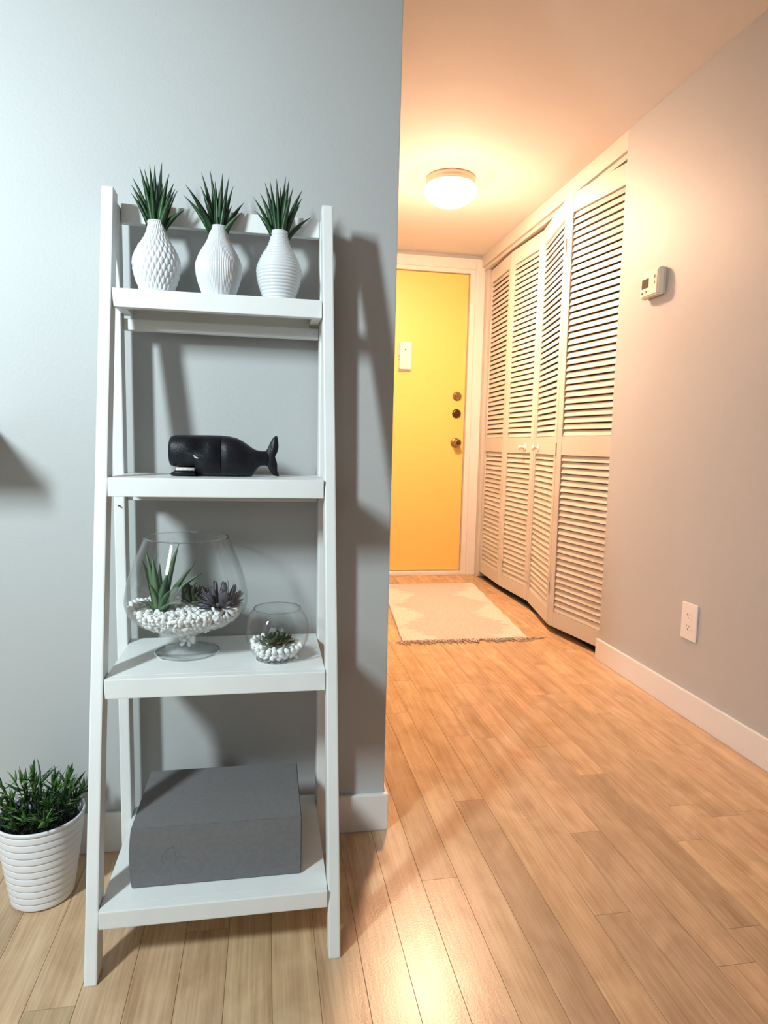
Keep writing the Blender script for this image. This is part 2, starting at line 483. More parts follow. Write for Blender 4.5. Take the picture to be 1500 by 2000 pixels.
# entrance door casing
CF = DY - 0.020
bm = bmesh.new()
bm_box(bm, 1.386, 1.452, CF, DY, 0, 2.160, 0.004)
bm_box(bm, 0.335, 0.400, CF, DY, 0, 2.160, 0.004)
bm_box(bm, 0.400, 1.386, CF, DY, 2.092, 2.160, 0.004)
tag(bm_part('trim_4', bm, M['trim']), 'white casing around the yellow entrance door', kind=ST)
bm = bmesh.new()
bm_box(bm, 1.352, 1.386, CF + 0.006, DY + 0.10, 0, 2.092, 0.002)
bm_box(bm, 0.400, 0.433, CF + 0.006, DY + 0.10, 0, 2.092, 0.002)
bm_box(bm, 0.433, 1.352, CF + 0.006, DY + 0.10, 2.064, 2.092, 0.002)
tag(bm_part('trim_5', bm, M['trim']), 'white jamb lining the entrance door opening', kind=ST)
tag(box('trim_6', 0.433, 1.352, CF - 0.004, DY + 0.08, 0, 0.028, M['trim'], bev=0.004), 'pale threshold strip under the yellow door', kind=ST)

# entrance door
DF = DY + 0.012
door = box('door_1', DX0 + 0.002, DX1 - 0.002, DF, DF + 0.044, 0.031, DZ1, M['door'], bev=0.003)
tag(door, 'flat yellow entrance door with three brass locks', kind=ST)
def ydisc(name, cx, cz, profile, mat, parent, n=32):
    """profile: (radius, distance out of the door towards the viewer)"""
    v, f = [], []
    for (r, d) in profile:
        for k in range(n):
            a = 2 * pi * k / n
            v.append((cx + r * cos(a), DF - d, cz + r * sin(a)))
    for i in range(len(profile) - 1):
        for k in range(n):
            a, b_ = i * n + k, i * n + (k + 1) % n
            f.append((a, b_, b_ + n, a + n))
    f.append(tuple(range((len(profile) - 1) * n, len(profile) * n)))
    return part(name, v, f, mat, parent, True)
for z, mt in ((1.246, 'brass'), (1.128, 'brassdark')):
    o = ydisc('deadbolt', 1.290, z, [(0.031, 0), (0.031, 0.006), (0.028, 0.012), (0.020, 0.015), (0.0188, 0.015)], M[mt], door)
    o['label'] = 'round brass deadbolt'
    bm = bmesh.new(); bm_box(bm, 1.276, 1.304, DF - 0.026, DF - 0.014, z - 0.004, z + 0.004, 0.002)
    bm_part('thumb_turn', bm, M[mt], o)
o = ydisc('door_knob', 1.290, 0.927, [(0.034, 0), (0.034, 0.005), (0.029, 0.009), (0.014, 0.012), (0.013, 0.030), (0.022, 0.036), (0.0275, 0.046), (0.027, 0.056), (0.020, 0.064), (0.0145, 0.065)], M['brass'], door)
o['label'] = 'round brass door knob'
ydisc('lock_button', 1.290, 0.927, [(0.013, 0.064), (0.013, 0.068), (0.006, 0.069)], M['brassdark'], o)

# door chime box on the door
t = thing('door_viewer_box', (0.912, DF, 1.415), 'cream plastic device with a black dot fixed on the yellow door', 'device')
bm = bmesh.new(); bm_box(bm, 0.874, 0.960, DF - 0.030, DF, 1.408, 1.594, 0.012, 4)
bm_part('housing', bm, M['plasticwhite'], t, True)
box('mounting_plate', 0.868, 0.956, DF - 0.010, DF, 1.398, 1.58, M['plastic'], t, 0.004)
v, f = [], []
n = 20
for d in (0.0298, 0.0312):
    for k in range(n):
        a = 2 * pi * k / n; v.append((0.913 + 0.0048 * cos(a), DF - d, 1.5405 + 0.0048 * sin(a)))
for k in range(n): f.append((k, (k + 1) % n, n + (k + 1) % n, n + k))
f.append(tuple(range(n, 2 * n)))
part('lens', v, f, M['slot'], t)
for z in (1.498, 1.475):
    box('side_button', 0.871, 0.8745, DF - 0.020, DF - 0.012, z - 0.004, z + 0.004, M['tan'], t)

# ------------------------------------------------------------------ louvered closet doors
SL_SP = 0.0293
def leaf(A, B, parent, knob=None):
    A, B = Vector(A), Vector(B)
    d = B - A; w = d.length - 0.003
    ang = atan2(d.y, d.x)
    st, th = 0.042, 0.028
    z0, z1 = 0.036, 2.074
    la, lb, ua, ub = 0.110, 0.873, 0.963, 1.988
    bm = bmesh.new()
    bm_box(bm, 0.0015, st, 0, th, z0, z1, 0.0015, 1)
    bm_box(bm, w - st, w, 0, th, z0, z1, 0.0015, 1)
    for a, b_ in ((z0, la), (lb, ua), (ub, z1)):
        bm_box(bm, st, w - st, 0.0008, th - 0.0008, a, b_, 0.0006, 1)
    lf = link('leaf', bm_mesh('leaf', bm, M['closet']), parent)
    lf.location = Vector((A.x, A.y, 0)) - wloc(parent); lf.rotation_euler = (0, 0, ang)
    # one slat, shared by all openings of this leaf
    bm = bmesh.new()
    bm_box(bm, st - 0.002, w - st + 0.002, -0.0024, 0.0024, -0.0136, 0.0136, 0.0010, 1)
    bmesh.ops.rotate(bm, verts=bm.verts, cent=(0, 0, 0), matrix=Matrix.Rotation(radians(-21), 3, 'X'))
    sm = bm_mesh('slat', bm, M['closet'])
    for a, b_ in ((la, lb), (ua, ub)):
        cnt = int((b_ - a) / SL_SP)
        sp = (b_ - a) / cnt
        for k in range(cnt):
            link('slat', sm, lf, (0, 0.0105 + rnd.uniform(-.0004, .0004), a + (k + 0.5) * sp))
    if knob is not None:
        v, f = [], []
        n = 24
        prof = [(0.020, 0), (0.020, 0.003), (0.0165, 0.0045), (0.0165, 0.0035), (0.012, 0.0035), (0.007, 0.006), (0.006, 0.018), (0.010, 0.021), (0.0145, 0.027), (0.0135, 0.034), (0.007, 0.038)]
        for (r, dd) in prof:
            for k in range(n):
                a = 2 * pi * k / n; v.append((knob * w + r * cos(a), -dd, 0.906 + r * sin(a)))
        for i in range(len(prof) - 1):
            for k in range(n):
                a, b_ = i * n + k, i * n + (k + 1) % n
                f.append((a, b_, b_ + n, a + n))
        f.append(tuple(range((len(prof) - 1) * n, len(prof) * n)))
        link('knob', mesh_from('knob', v, f, M['trim'], True), lf)
    return lf
vA, vB, vC, vD, vE = (1.470, 4.345, 0), (1.448, 3.895, 0), (1.466, 3.480, 0), (1.376, 2.992, 0), (1.455, 2.535, 0)
def dstruct(name, loc, label):
    o = bpy.data.objects.new(name, None); o.location = loc; o.empty_display_size = 0.05; COL.objects.link(o)
    return tag(o, label, kind=ST)
d2 = dstruct('door_2', (1.46, 3.9, 0), 'cream louvered bifold closet door next to the yellow entrance door')
leaf(vA, vB, d2); leaf(vB, vC, d2, knob=0.72)
d3 = dstruct('door_3', (1.42, 3.0, 0), 'cream louvered bifold closet door standing slightly open beside the right wall')
leaf(vC, vD, d3, knob=0.24); leaf(vD, vE, d3)
for z in (0.22, 0.90, 1.85):
    v, f = tube_data([(vD[0] - 0.002, vD[1], z - 0.03), (vD[0] - 0.002, vD[1], z + 0.03)], 0.0035, 10)
    part('hinge', v, f, M['closet'], d3)

# ------------------------------------------------------------------ ceiling light
LX, LY = 0.865, 3.205
t = thing('ceiling_light', (LX, LY, CEIL), 'round flush ceiling light with glowing frosted glass dome', 'ceiling light')
lathe('canopy', [(0.112, CEIL), (0.118, CEIL - 0.003), (0.118, CEIL - 0.018), (0.114, CEIL - 0.024), (0.117, CEIL - 0.030), (0.117, CEIL - 0.036), (0.100, CEIL - 0.040)], 64, LX, LY, M['nickel'], t, cap1=True)
prof = [(0.108, CEIL - 0.036)] + spline([(0.118, CEIL - 0.040), (0.126, CEIL - 0.058), (0.121, CEIL - 0.078), (0.098, CEIL - 0.102), (0.060, CEIL - 0.121), (0.022, CEIL - 0.129), (0.0005, CEIL - 0.130)], 5)
o = lathe('glass_shade', prof, 64, LX, LY, M['lampglass'], t); o['label'] = 'glowing frosted glass dome'

# ------------------------------------------------------------------ thermostat and outlet
t = thing('thermostat', (RX, 2.292, 1.52), 'small ivory thermostat with grey display on the right wall', 'thermostat')
box('back_plate', RX - 0.010, RX, 2.238, 2.352, 1.474, 1.568, M['plastic'], t, 0.004)
bm = bmesh.new()
y0, y1, z0, z1 = 2.232, 2.357, 1.470, 1.572
vs = [bm.verts.new(p) for p in ((RX-.009,y0,z0),(RX-.009,y1,z0),(RX-.009,y1,z1),(RX-.009,y0,z1),(RX-.034,y0+.008,z0+.003),(RX-.034,y1-.004,z0+.003),(RX-.034,y1-.004,z1-.008),(RX-.034,y0+.008,z1-.008))]
for q in ((0,1,2,3),(7,6,5,4),(0,4,5,1),(1,5,6,2),(2,6,7,3),(3,7,4,0)): bm.faces.new([vs[i] for i in q])
bmesh.ops.bevel(bm, geom=list(bm.edges), offset=0.005, segments=3, affect='EDGES')
bm_part('cover', bm, M['plastic'], t)
fx = RX - 0.0335
bm = bmesh.new(); bm_box(bm, fx - 0.0016, fx + 0.001, 2.298, 2.342, 1.506, 1.540, 0.0008, 1)
o = bm_part('display_frame', bm, M['slot'], t)
box('display', fx - 0.0022, fx, 2.301, 2.338, 1.509, 1.537, M['screen'], o)
for (yy, zz) in ((2.262, 1.538), (2.262, 1.517)):
    v, f = tube_data([(fx + 0.001, yy, zz), (fx - 0.0015, yy, zz)], 0.0058, 16); o = part('button', v, f, M['tan'], t)
    v, f = tube_data([(fx, yy, zz), (fx - 0.0032, yy, zz)], 0.0042, 16); part('button_cap', v, f, M['plastic'], o)
for (yy, zz) in ((2.337, 1.490), (2.312, 1.492)):
    v, f = tube_data([(fx + 0.001, yy, zz), (fx - 0.0025, yy, zz)], 0.0048, 14); part('button', v, f, M['tan'], t)

t = thing('wall_outlet', (RX, 1.967, 0.329), 'white duplex wall outlet above the baseboard', 'outlet')
bm = bmesh.new(); bm_box(bm, RX - 0.007, RX, 1.926, 2.008, 0.266, 0.393, 0.0035, 3); bm_part('cover_plate', bm, M['plasticwhite'], t)
for zc in (0.3495, 0.3105):
    v, f = [], []
    n = 24
    for xx in (RX - 0.005, RX - 0.0088):
        for k in range(n):
            a = 2 * pi * k / n
            v.append((xx, 1.967 + 0.0175 * cos(a), zc + max(-0.0135, min(0.0135, 0.0175 * sin(a)))))
    for k in range(n): f.append((k, (k + 1) % n, n + (k + 1) % n, n + k))
    f.append(tuple(range(n, 2 * n)))
    o = part('receptacle', v, f, M['plasticwhite'], t)
    for yy, hh in ((1.9735, 0.0040), (1.9605, 0.0032)):
        box('slot', RX - 0.0091, RX - 0.008, yy - 0.001, yy + 0.001, zc + 0.004 - hh, zc + 0.004 + hh, M['slot'], o)
    v, f = tube_data([(RX - 0.008, 1.967, zc - 0.007), (RX - 0.0091, 1.967, zc - 0.007)], 0.0024, 10); part('slot', v, f, M['slot'], o)
v, f = tube_data([(RX - 0.006, 1.967, 0.330), (RX - 0.0078, 1.967, 0.330)], 0.003, 12); part('screw', v, f, M['plasticwhite'], t)

# ------------------------------------------------------------------ rug
RN = [Vector((0.622, 2.892, 0)), Vector((1.232, 2.888, 0)), Vector((1.348, 4.118, 0)), Vector((0.738, 4.124, 0))]
def rugp(u, v_, z): 
    p = RN[0] * (1-u) * (1-v_) + RN[1] * u * (1-v_) + RN[2] * u * v_ + RN[3] * (1-u) * v_
    return Vector((p.x, p.y, z))
def rug_mat():
    mt, nt, b = new_mat('woven_rug')
    uv = N(nt, 'ShaderNodeUVMap'); uv.uv_map = 'weave'
    sp = N(nt, 'ShaderNodeSeparateXYZ'); nt.links.new(uv.outputs[0], sp.inputs[0])
    tri = N(nt, 'ShaderNodeMath', operation='PINGPONG'); tri.inputs[1].default_value = 0.185
    nt.links.new(sp.outputs['Y'], tri.inputs[0])
    ab = N(nt, 'ShaderNodeMath', operation='SUBTRACT'); ab.inputs[1].default_value = 0.5; nt.links.new(sp.outputs['X'], ab.inputs[0])
    ab2 = N(nt, 'ShaderNodeMath', operation='ABSOLUTE'); nt.links.new(ab.outputs[0], ab2.inputs[0])
    nz = N(nt, 'ShaderNodeTexNoise'); nz.inputs['Scale'].default_value = 1.0; nz.inputs['Detail'].default_value = 3
    sc = N(nt, 'ShaderNodeVectorMath', operation='MULTIPLY'); sc.inputs[1].default_value = (3.0, 85.0, 1.0)
    nt.links.new(uv.outputs[0], sc.inputs[0]); nt.links.new(sc.outputs[0], nz.inputs['Vector'])
    s1 = N(nt, 'ShaderNodeMath', operation='MULTIPLY_ADD'); s1.inputs[1].default_value = 1.25; s1.inputs[2].default_value = 0.17
    nt.links.new(tri.outputs[0], s1.inputs[0])
    s2 = N(nt, 'ShaderNodeMath', operation='MULTIPLY_ADD'); s2.inputs[1].default_value = 0.40; 
    nt.links.new(nz.outputs['Fac'], s2.inputs[0]); nt.links.new(s1.outputs[0], s2.inputs[2])
    df = N(nt, 'ShaderNodeMath', operation='SUBTRACT'); nt.links.new(ab2.outputs[0], df.inputs[0]); nt.links.new(s2.outputs[0], df.inputs[1])
    sm = N(nt, 'ShaderNodeMath', operation='MULTIPLY_ADD'); sm.inputs[1].default_value = 25.0; sm.inputs[2].default_value = 4.2; sm.use_clamp = True
    nt.links.new(df.outputs[0], sm.inputs[0])
    mx = N(nt, 'ShaderNodeMix', data_type='RGBA')
    mx.inputs['A'].default_value = (0.585, 0.505, 0.445, 1); mx.inputs['B'].default_value = (0.685, 0.64, 0.545, 1)
    nt.links.new(sm.outputs[0], mx.inputs['Factor'])
    n2 = N(nt, 'ShaderNodeTexNoise'); n2.inputs['Scale'].default_value = 1.0; n2.inputs['Detail'].default_value = 2
    sc2 = N(nt, 'ShaderNodeVectorMath', operation='MULTIPLY'); sc2.inputs[1].default_value = (60.0, 190.0, 1.0)
    nt.links.new(uv.outputs[0], sc2.inputs[0]); nt.links.new(sc2.outputs[0], n2.inputs['Vector'])
    rp = N(nt, 'ShaderNodeValToRGB'); rp.color_ramp.elements[0].position = 0.3; rp.color_ramp.elements[0].color = (0.78, 0.74, 0.7, 1)
    rp.color_ramp.elements[1].position = 0.5; rp.color_ramp.elements[1].color = (1, 1, 1, 1)
    nt.links.new(n2.outputs['Fac'], rp.inputs['Fac'])
    ml = N(nt, 'ShaderNodeMix', data_type='RGBA', blend_type='MULTIPLY'); ml.inputs['Factor'].default_value = 1.0
    nt.links.new(mx.outputs['Result'], ml.inputs['A']); nt.links.new(rp.outputs['Color'], ml.inputs['B'])
    nt.links.new(ml.outputs['Result'], b.inputs['Base Color'])
    b.inputs['Roughness'].default_value = 0.95; b.inputs['Specular IOR Level'].default_value = 0.1
    return mt
M['rug'] = rug_mat()
M['fringe'] = plain('rug_fringe', (0.46, 0.385, 0.33), 0.95, var=0.5, vscale=90)
t = thing('woven_rug', (0.985, 3.5, 0), 'flat beige and cream woven rug with fringe in front of the yellow door', 'rug')
NU, NV = 10, 400
verts, faces, uvs = [], [], []
for j in range(NV + 1):
    for i in range(NU + 1):
        u, v_ = i / NU, j / NV
        rib = 0.0016 * abs(sin(v_ * pi * 100))
        wob = 0.003 * sin(v_ * 40 + 3 * u) * (1 if i in (0, NU) else 0)
        p = rugp(u, v_, 0.0042 + rib + 0.0008 * sin(9 * u + 5 * v_)); p.x += wob
        verts.append(p); uvs.append((u, v_))
base = len(verts)
for j in range(NV):
    for i in range(NU):
        a = j * (NU + 1) + i; faces.append((a, a + 1, a + NU + 2, a + NU + 1))
ring = [i for i in range(NU + 1)] + [j * (NU + 1) + NU for j in range(1, NV + 1)] + [NV * (NU + 1) + i for i in range(NU - 1, -1, -1)] + [j * (NU + 1) for j in range(NV - 1, 0, -1)]
for k in ring: 
    p = verts[k]; verts.append(Vector((p.x, p.y, 0.0004))); uvs.append(uvs[k])
for k in range(len(ring)):
    k2 = (k + 1) % len(ring); faces.append((ring[k], base + k, base + k2, ring[k2]))
o = part('rug_field', verts, faces, M['rug'], t)
uvl = o.data.uv_layers.new(name='weave')
for lp in o.data.loops: uvl.data[lp.index].uv = uvs[lp.vertex_index]
ds = []
for k in range(150):                                  # near fringe
    u = rnd.random()
    p = rugp(u, 0, 0.004)
    L = rnd.uniform(0.03, 0.072); a = rnd.gauss(0, 0.75); c = rnd.uniform(-0.015, 0.015)
    q = p + Vector((sin(a) * L * 0.5 + c, -cos(a) * L * 0.5, 0.001)); r = p + Vector((sin(a) * L, -cos(a) * L, -0.0015))
    ds.append(tube_data([p + Vector((0, 0.004, 0)), q, r], [0.0028, 0.0022, 0.0012], 5))
for k in range(16):                                   # loose ends past the near right corner
    p = rugp(1.0, 0, 0.003) + Vector((rnd.uniform(-.02, .03), rnd.uniform(-.012, .006), 0))
    ds.append(tube_data([p, p + Vector((0.025, rnd.uniform(-.015, .006), 0.001)), p + Vector((rnd.uniform(.03, .07), rnd.uniform(-.02, .006), -0.001))], [0.0016, 0.0012, 0.0007], 5))
for k in range(60):
    u = rnd.random(); p = rugp(u, 1, 0.004); L = rnd.uniform(0.01, 0.03); a = rnd.gauss(0, 0.8)
    ds.append(tube_data([p - Vector((0, 0.004, 0)), p + Vector((sin(a) * L * .5, cos(a) * L * .5, 0.004)), p + Vector((sin(a) * L, cos(a) * L, -0.001))], [0.0018, 0.0014, 0.0008], 5))
v, f = join(ds)
o = part('fringe', v, f, M['fringe'], t, True); o['kind'] = 'stuff'
# dark stitched left selvedge
pth = [rugp(0.0, k / 24, 0.0045) + Vector((-0.001 + 0.002 * sin(k * 2.1), 0, 0)) for k in range(25)]
v, f = tube_data(pth, 0.0028, 6); part('selvedge', v, f, M['fringe'], t, True)

# ------------------------------------------------------------------ ladder shelf
SH = lambda z: -0.0085 * z / 1.36          # the frame leans a little sideways
def PY(z): return 1.067 + 0.197 * z        # front of the front legs
XO0, XI0, XI1, XO1 = -0.2935, -0.2725, 0.1123, 0.1333
t = thing('ladder_shelf', (-0.08, 1.24, 0), 'white painted wooden ladder shelf with four boards against the grey wall', 'shelf')
def post(name, xa, xb, yf, yb, z0, z1):
    pts = []
    for z in (z0, z1):
        s = SH(z)
        pts += [(xa + s, yf(z), z), (xb + s, yf(z), z), (xb + s, yb(z), z), (xa + s, yb(z), z)]
    return hull_box(name, pts, M['shelf'], t, 0.0028)
for xa, xb in ((XO0, XI0), (XI1, XO1)):
    post('front_leg', xa, xb, PY, lambda z: PY(z) + 0.040, 0.0, 1.366)
    post('rear_leg', xa, xb, lambda z: 1.3655 if z < 1 else 1.3765, lambda z: 1.410, 0.0, 1.350)
for (yf, zt, th) in ((1.300, 1.1775, 0.034), (1.226, 0.835, 0.034), (1.163, 0.489, 0.035), (1.083, 0.118, 0.031)):
    s = SH(zt); xa, xb = XI0 + s + 0.0012, XI1 + s - 0.0012
    yb = 1.408
    zb = zt - th
    bm = bmesh.new()                                    # board with a full-depth front apron
    bm_box(bm, xa, xb, yf + 0.0195, yb, zt - 0.016, zt, 0.0)
    bm_box(bm, xa, xb, yf, yf + 0.020, zb, zt, 0.0018)
    bd = bm_part('shelf_board', bm, M['shelf'], t)
    box('back_apron', xa + 0.0185, xb - 0.0185, yb - 0.009, yb - 0.0005, zb - 0.004, zt - 0.016, M['shelf'], bd)
    for c in (0, 1):
        x0, x1 = (xa, xa + 0.018) if c == 0 else (xb - 0.018, xb)
        box('cleat', x0, x1, yf + 0.020, yb - 0.004, zb + 0.002, zt - 0.016, M['shelf'], bd, 0.001)
for (za, zb) in ((1.3195, 1.3560), (1.117, 1.139), (0.780, 0.800), (0.432, 0.452)):
    s = SH(za)
    o = box('top_rail' if za > 1.3 else 'back_rail', XI0 + s + 0.0008, XI1 + s - 0.0008, 1.392, 1.409, za, zb, M['shelf'], t, 0.002)

hp = at_y(232, 988, 1.3655)
v, f = tube_data([(hp.x, 1.3700, hp.z), (hp.x, 1.3648, hp.z)], 0.0016, 10)
part('screw_hole', v, f, M['slot'], t)
# off-frame wall shelf whose shadow falls on the wall at the left edge
t = thing('wall_shelf', (-0.95, WY, 0.92), 'floating wall shelf just past the left edge, known by its shadow', 'shelf')
box('board', -1.35, -0.548, 1.215, WY - 0.001, 0.908, 0.932, M['shelf'], t, 0.002)
for x in (-1.25, -0.66):
    box('bracket', x - 0.012, x + 0.012, 1.26, WY - 0.001, 0.885, 0.908, M['shelf'], t, 0.002)

# ------------------------------------------------------------------ vases with spiky plants
SZ1 = 1.1775
VP = [(0.0285, SZ1), (0.0300, SZ1 + 0.003), (0.0335, SZ1 + 0.014), (0.0405, SZ1 + 0.035), (0.0435, SZ1 + 0.054), (0.0425, SZ1 + 0.067), (0.0345, SZ1 + 0.086), (0.0228, SZ1 + 0.106), (0.0172, SZ1 + 0.122), (0.0157, SZ1 + 0.1345)]
def vase(x, y, kind, label):
    prof = spline(VP, 18)
    if kind == 'diamond':
        n = 312
        def rf(r, z, a):
            u = z - SZ1
            k = 0.0026 * (abs(sin(13 * a + 140 * u)) * abs(sin(13 * a - 140 * u))) ** 0.7
            return r - 0.0014 + k * min(1, r / 0.036)
    elif kind == 'rib':
        n = 352
        def rf(r, z, a): return r + 0.00065 * sin(84 * a) * min(1, r / 0.03)
    else:
        n = 96
        def rf(r, z, a): return r + 0.0009 * (abs(sin((z - SZ1) * pi / 0.0060)) * 2 - 1) if z < SZ1 + 0.130 else r
    t = thing('ceramic_vase', (x, y, SZ1), label, 'vase', 'white vases on the top board')
    if kind == 'ring':
        prof = spline(VP, 26)
    top = prof[-1][1]
    inner = [(0.0145, top + 0.0006), (0.0128, top - 0.001), (0.012, top - 0.03), (0.005, top - 0.032)]
    full = prof + inner
    def rf2(r, z, a, lim=len(prof)):
        return r
    V, F = [], []
    for i, (r, z) in enumerate(full):
        for k in range(n):
            a = 2 * pi * k / n
            rr = rf(r, z, a) if i < len(prof) else r
            V.append((x + rr * cos(a), y + rr * sin(a), z))
    for i in range(len(full) - 1):
        for k in range(n):
            a, b_ = i * n + k, i * n + (k + 1) % n
            F.append((a, b_, b_ + n, a + n))
    cap(V, F, 0, n, True)
    part('vase_body', V, F, M['ceramic'], t, True)
    lathe('vase_lip', [(0.0158, top - 0.0015), (0.0166, top - 0.0004), (0.0158, top + 0.0012), (0.0146, top + 0.0008)], 48, x, y, M['ceramic'], t)
    return top
def spiky(x, y, top, tips, label, seed):
    r_ = random.Random(seed)
    t = thing('spiky_plant', (x, y, top - 0.03), label, 'artificial plant', 'spiky plants in the vases')
    k = 0
    for (tx, ty) in tips:
        dy = r_.uniform(-0.042, 0.030)
        tip = at_y(tx, ty, y + dy)
        sx = max(-0.009, min(0.009, (tip.x - x) * 0.16))
        b = Vector((x + sx, y + dy * 0.18, top - 0.02))
        L = (tip - b).length
        side = (1, r_.uniform(-0.5, 0.5), 0)
        out = Vector((tip.x - x, dy, 0)) 
        v, f = blade_data(b, tip, r_.uniform(0.0155, 0.0195), -out * 0.16 + Vector((0, 0, 0.05 * L)), side=side, fold=-0.35, seg=9, prof=lambda q: max(0.02, (0.62 + 1.1 * q - 0.2 * q * q) * (1 - q) ** 1.05))
        part('leaf', v, f, M['blade'], t, True)
    for k in range(6):                                  # short inner leaves
        a = 2 * pi * k / 6 + 0.3
        tip = Vector((x + cos(a) * 0.02, y + sin(a) * 0.02, top + r_.uniform(0.045, 0.08)))
        b = Vector((x + cos(a) * 0.006, y + sin(a) * 0.006, top - 0.02))
        v, f = blade_data(b, tip, 0.013, (0, 0, 0.004), side=(-sin(a), cos(a), 0), fold=-0.3, seg=7)
        part('leaf', v, f, M['blade'], t, True)
tipsA = [(240 + a * .135, 310 + b * .135) for a, b in ((240,115),(310,145),(385,75),(460,90),(565,50),(670,215),(740,350),(760,435),(795,455),(890,742),(115,490),(120,375),(138,270),(500,330),(330,300))]
tipsB = [(180 + a / 3, 300 + b / 3) for a, b in ((545,180),(535,243),(575,225),(640,110),(635,190),(690,95),(720,160),(765,112),(803,133),(828,190),(820,305),(890,287),(882,342),(655,265),(742,215))]
tipsC = [(180 + a / 3, 300 + b / 3) for a, b in ((945,255),(955,335),(985,233),(1012,170),(1042,160),(1080,142),(1135,135),(1155,150),(1178,200),(1232,213),(1230,262),(1220,300),(1285,372),(1232,427),(1105,195))]
for (x, kind, lab, tips, lab2, sd) in (
    (-0.2080, 'diamond', 'white ceramic bud vase with raised diamond pattern', tipsA, 'spiky green faux plant in the diamond-patterned white vase', 3),
    (-0.0930, 'rib', 'white ceramic bud vase with fine vertical ribs', tipsB, 'spiky green faux plant in the vertically ribbed white vase', 5),
    (0.0222, 'ring', 'white ceramic bud vase with horizontal ridges', tipsC, 'spiky green faux plant in the horizontally ridged white vase', 8)):
    top = vase(x, 1.350, kind, lab)
    spiky(x, 1.350, top, tips, lab2, sd)

# ------------------------------------------------------------------ whale figurine
SZ2 = 0.835
WYC = 1.325
def wp(cx_, cy_):                                     # whale side view in crop pixels -> (x, z)
    p = at_y(310 + cx_ * .173333, 830 + cy_ * .173333, WYC)
    return p.x, p.z
t = thing('whale_figurine', (-0.09, WYC, SZ2), 'black metal whale figurine with white teeth and upturned tail', 'figurine')
def loft(name, stations, parent, mat, n=28, sq=2.6):
    """stations: (cx, top, bottom, half depth) in crop pixels / metres"""
    V, F = [], []
    for (cx_, ty, by, hd) in stations:
        x, zt = wp(cx_, ty); _, zb = wp(cx_, by)
        zb = max(zb, SZ2 + 0.0006); zc, hh = (zt + zb) / 2, (zt - zb) / 2
        for k in range(n):
            a = 2 * pi * k / n; c, s = cos(a), sin(a)
            e = 2 / sq
            V.append((x, WYC + hd * math.copysign(abs(c) ** e, c), zc + hh * math.copysign(abs(s) ** e, s)))
    for i in range(len(stations) - 1):
        for k in range(n):
            a, b_ = i * n + k, i * n + (k + 1) % n
            F.append((a, a + n, b_ + n, b_))
    cap(V, F, 0, n); cap(V, F, (len(stations) - 1) * n, n, True)
    return part(name, V, F, mat, parent, True)
head = loft('head', [(127, 200, 380, 0.020), (129, 165, 425, 0.028), (137, 140, 450, 0.0315), (152, 124, 462, 0.0335), (185, 114, 468, 0.035), (300, 113, 472, 0.036), (419, 113, 476, 0.0365), (424, 113, 578, 0.0365), (560, 114, 578, 0.037), (706, 118, 578, 0.037), (708.5, 121, 576, 0.0362)], t, M['whale'])
loft('jaw', [(146, 538, 560, 0.016), (158, 526, 570, 0.023), (190, 508, 576, 0.027), (214, 500, 578, 0.029), (428, 511, 578, 0.0345)], t, M['whale'])
loft('teeth', [(216, 470, 512, 0.0275), (230, 470, 514, 0.0295), (421, 472, 514, 0.0345)], t, M['teeth'], sq=4.0)
loft('body', [(711.5, 121, 576, 0.0362), (714, 118, 578, 0.037), (800, 129, 578, 0.0365), (880, 148, 578, 0.035), (950, 184, 578, 0.031), (1000, 219, 578, 0.027), (1050, 256, 577, 0.022), (1085, 277, 528, 0.018), (1120, 288, 480, 0.0145), (1160, 295, 460, 0.012), (1200, 296, 458, 0.0105), (1235, 285, 470, 0.0095)], t, M['whale'])
outline = [(1205,298),(1228,262),(1252,208),(1280,156),(1305,130),(1325,122),(1338,132),(1346,180),(1351,250),(1340,300),(1318,345),(1313,362),(1322,390),(1336,440),(1337,520),(1354,556),(1356,577),(1330,578),(1295,570),(1262,545),(1242,500),(1228,466),(1208,457)]
pts = [wp(a, b) for a, b in outline]
cxm = sum(p[0] for p in pts) / len(pts); czm = sum(p[1] for p in pts) / len(pts)
V, F = [], []
n = len(pts)
for (yy, sc) in ((-0.0085, 0.80), (-0.0062, 0.93), (-0.003, 1.0), (0.003, 1.0), (0.0062, 0.93), (0.0085, 0.80)):
    for (x, z) in pts:
        # shrink towards a medial line instead of the centre so both lobes stay full
        mx = wp(1292 if z > 0.88 else 1290, 300)[0]
        V.append((mx + (x - mx) * sc, WYC + yy, max(SZ2 + 0.0004, czm + (z - czm) * (1 - (1 - sc) * 0.25))))
for i in range(5):
    for k in range(n):
        a, b_ = i * n + k, i * n + (k + 1) % n
        F.append((a, b_, b_ + n, a + n))
cap(V, F, 0, n, True); cap(V, F, 5 * n, n)
part('tail_flukes', V, F, M['whale'], t, True)
ds = []
for seg in (((415, 335), (425, 350), (440, 352)), ((428, 352), (438, 362), (452, 366), (464, 370)), ((418, 345), (426, 338))):
    ds.append(tube_data([(wp(a, b)[0], WYC - 0.0362, wp(a, b)[1]) for a, b in seg], 0.0014, 6))
v, f = join(ds); part('eye', v, f, M['teeth'], t)

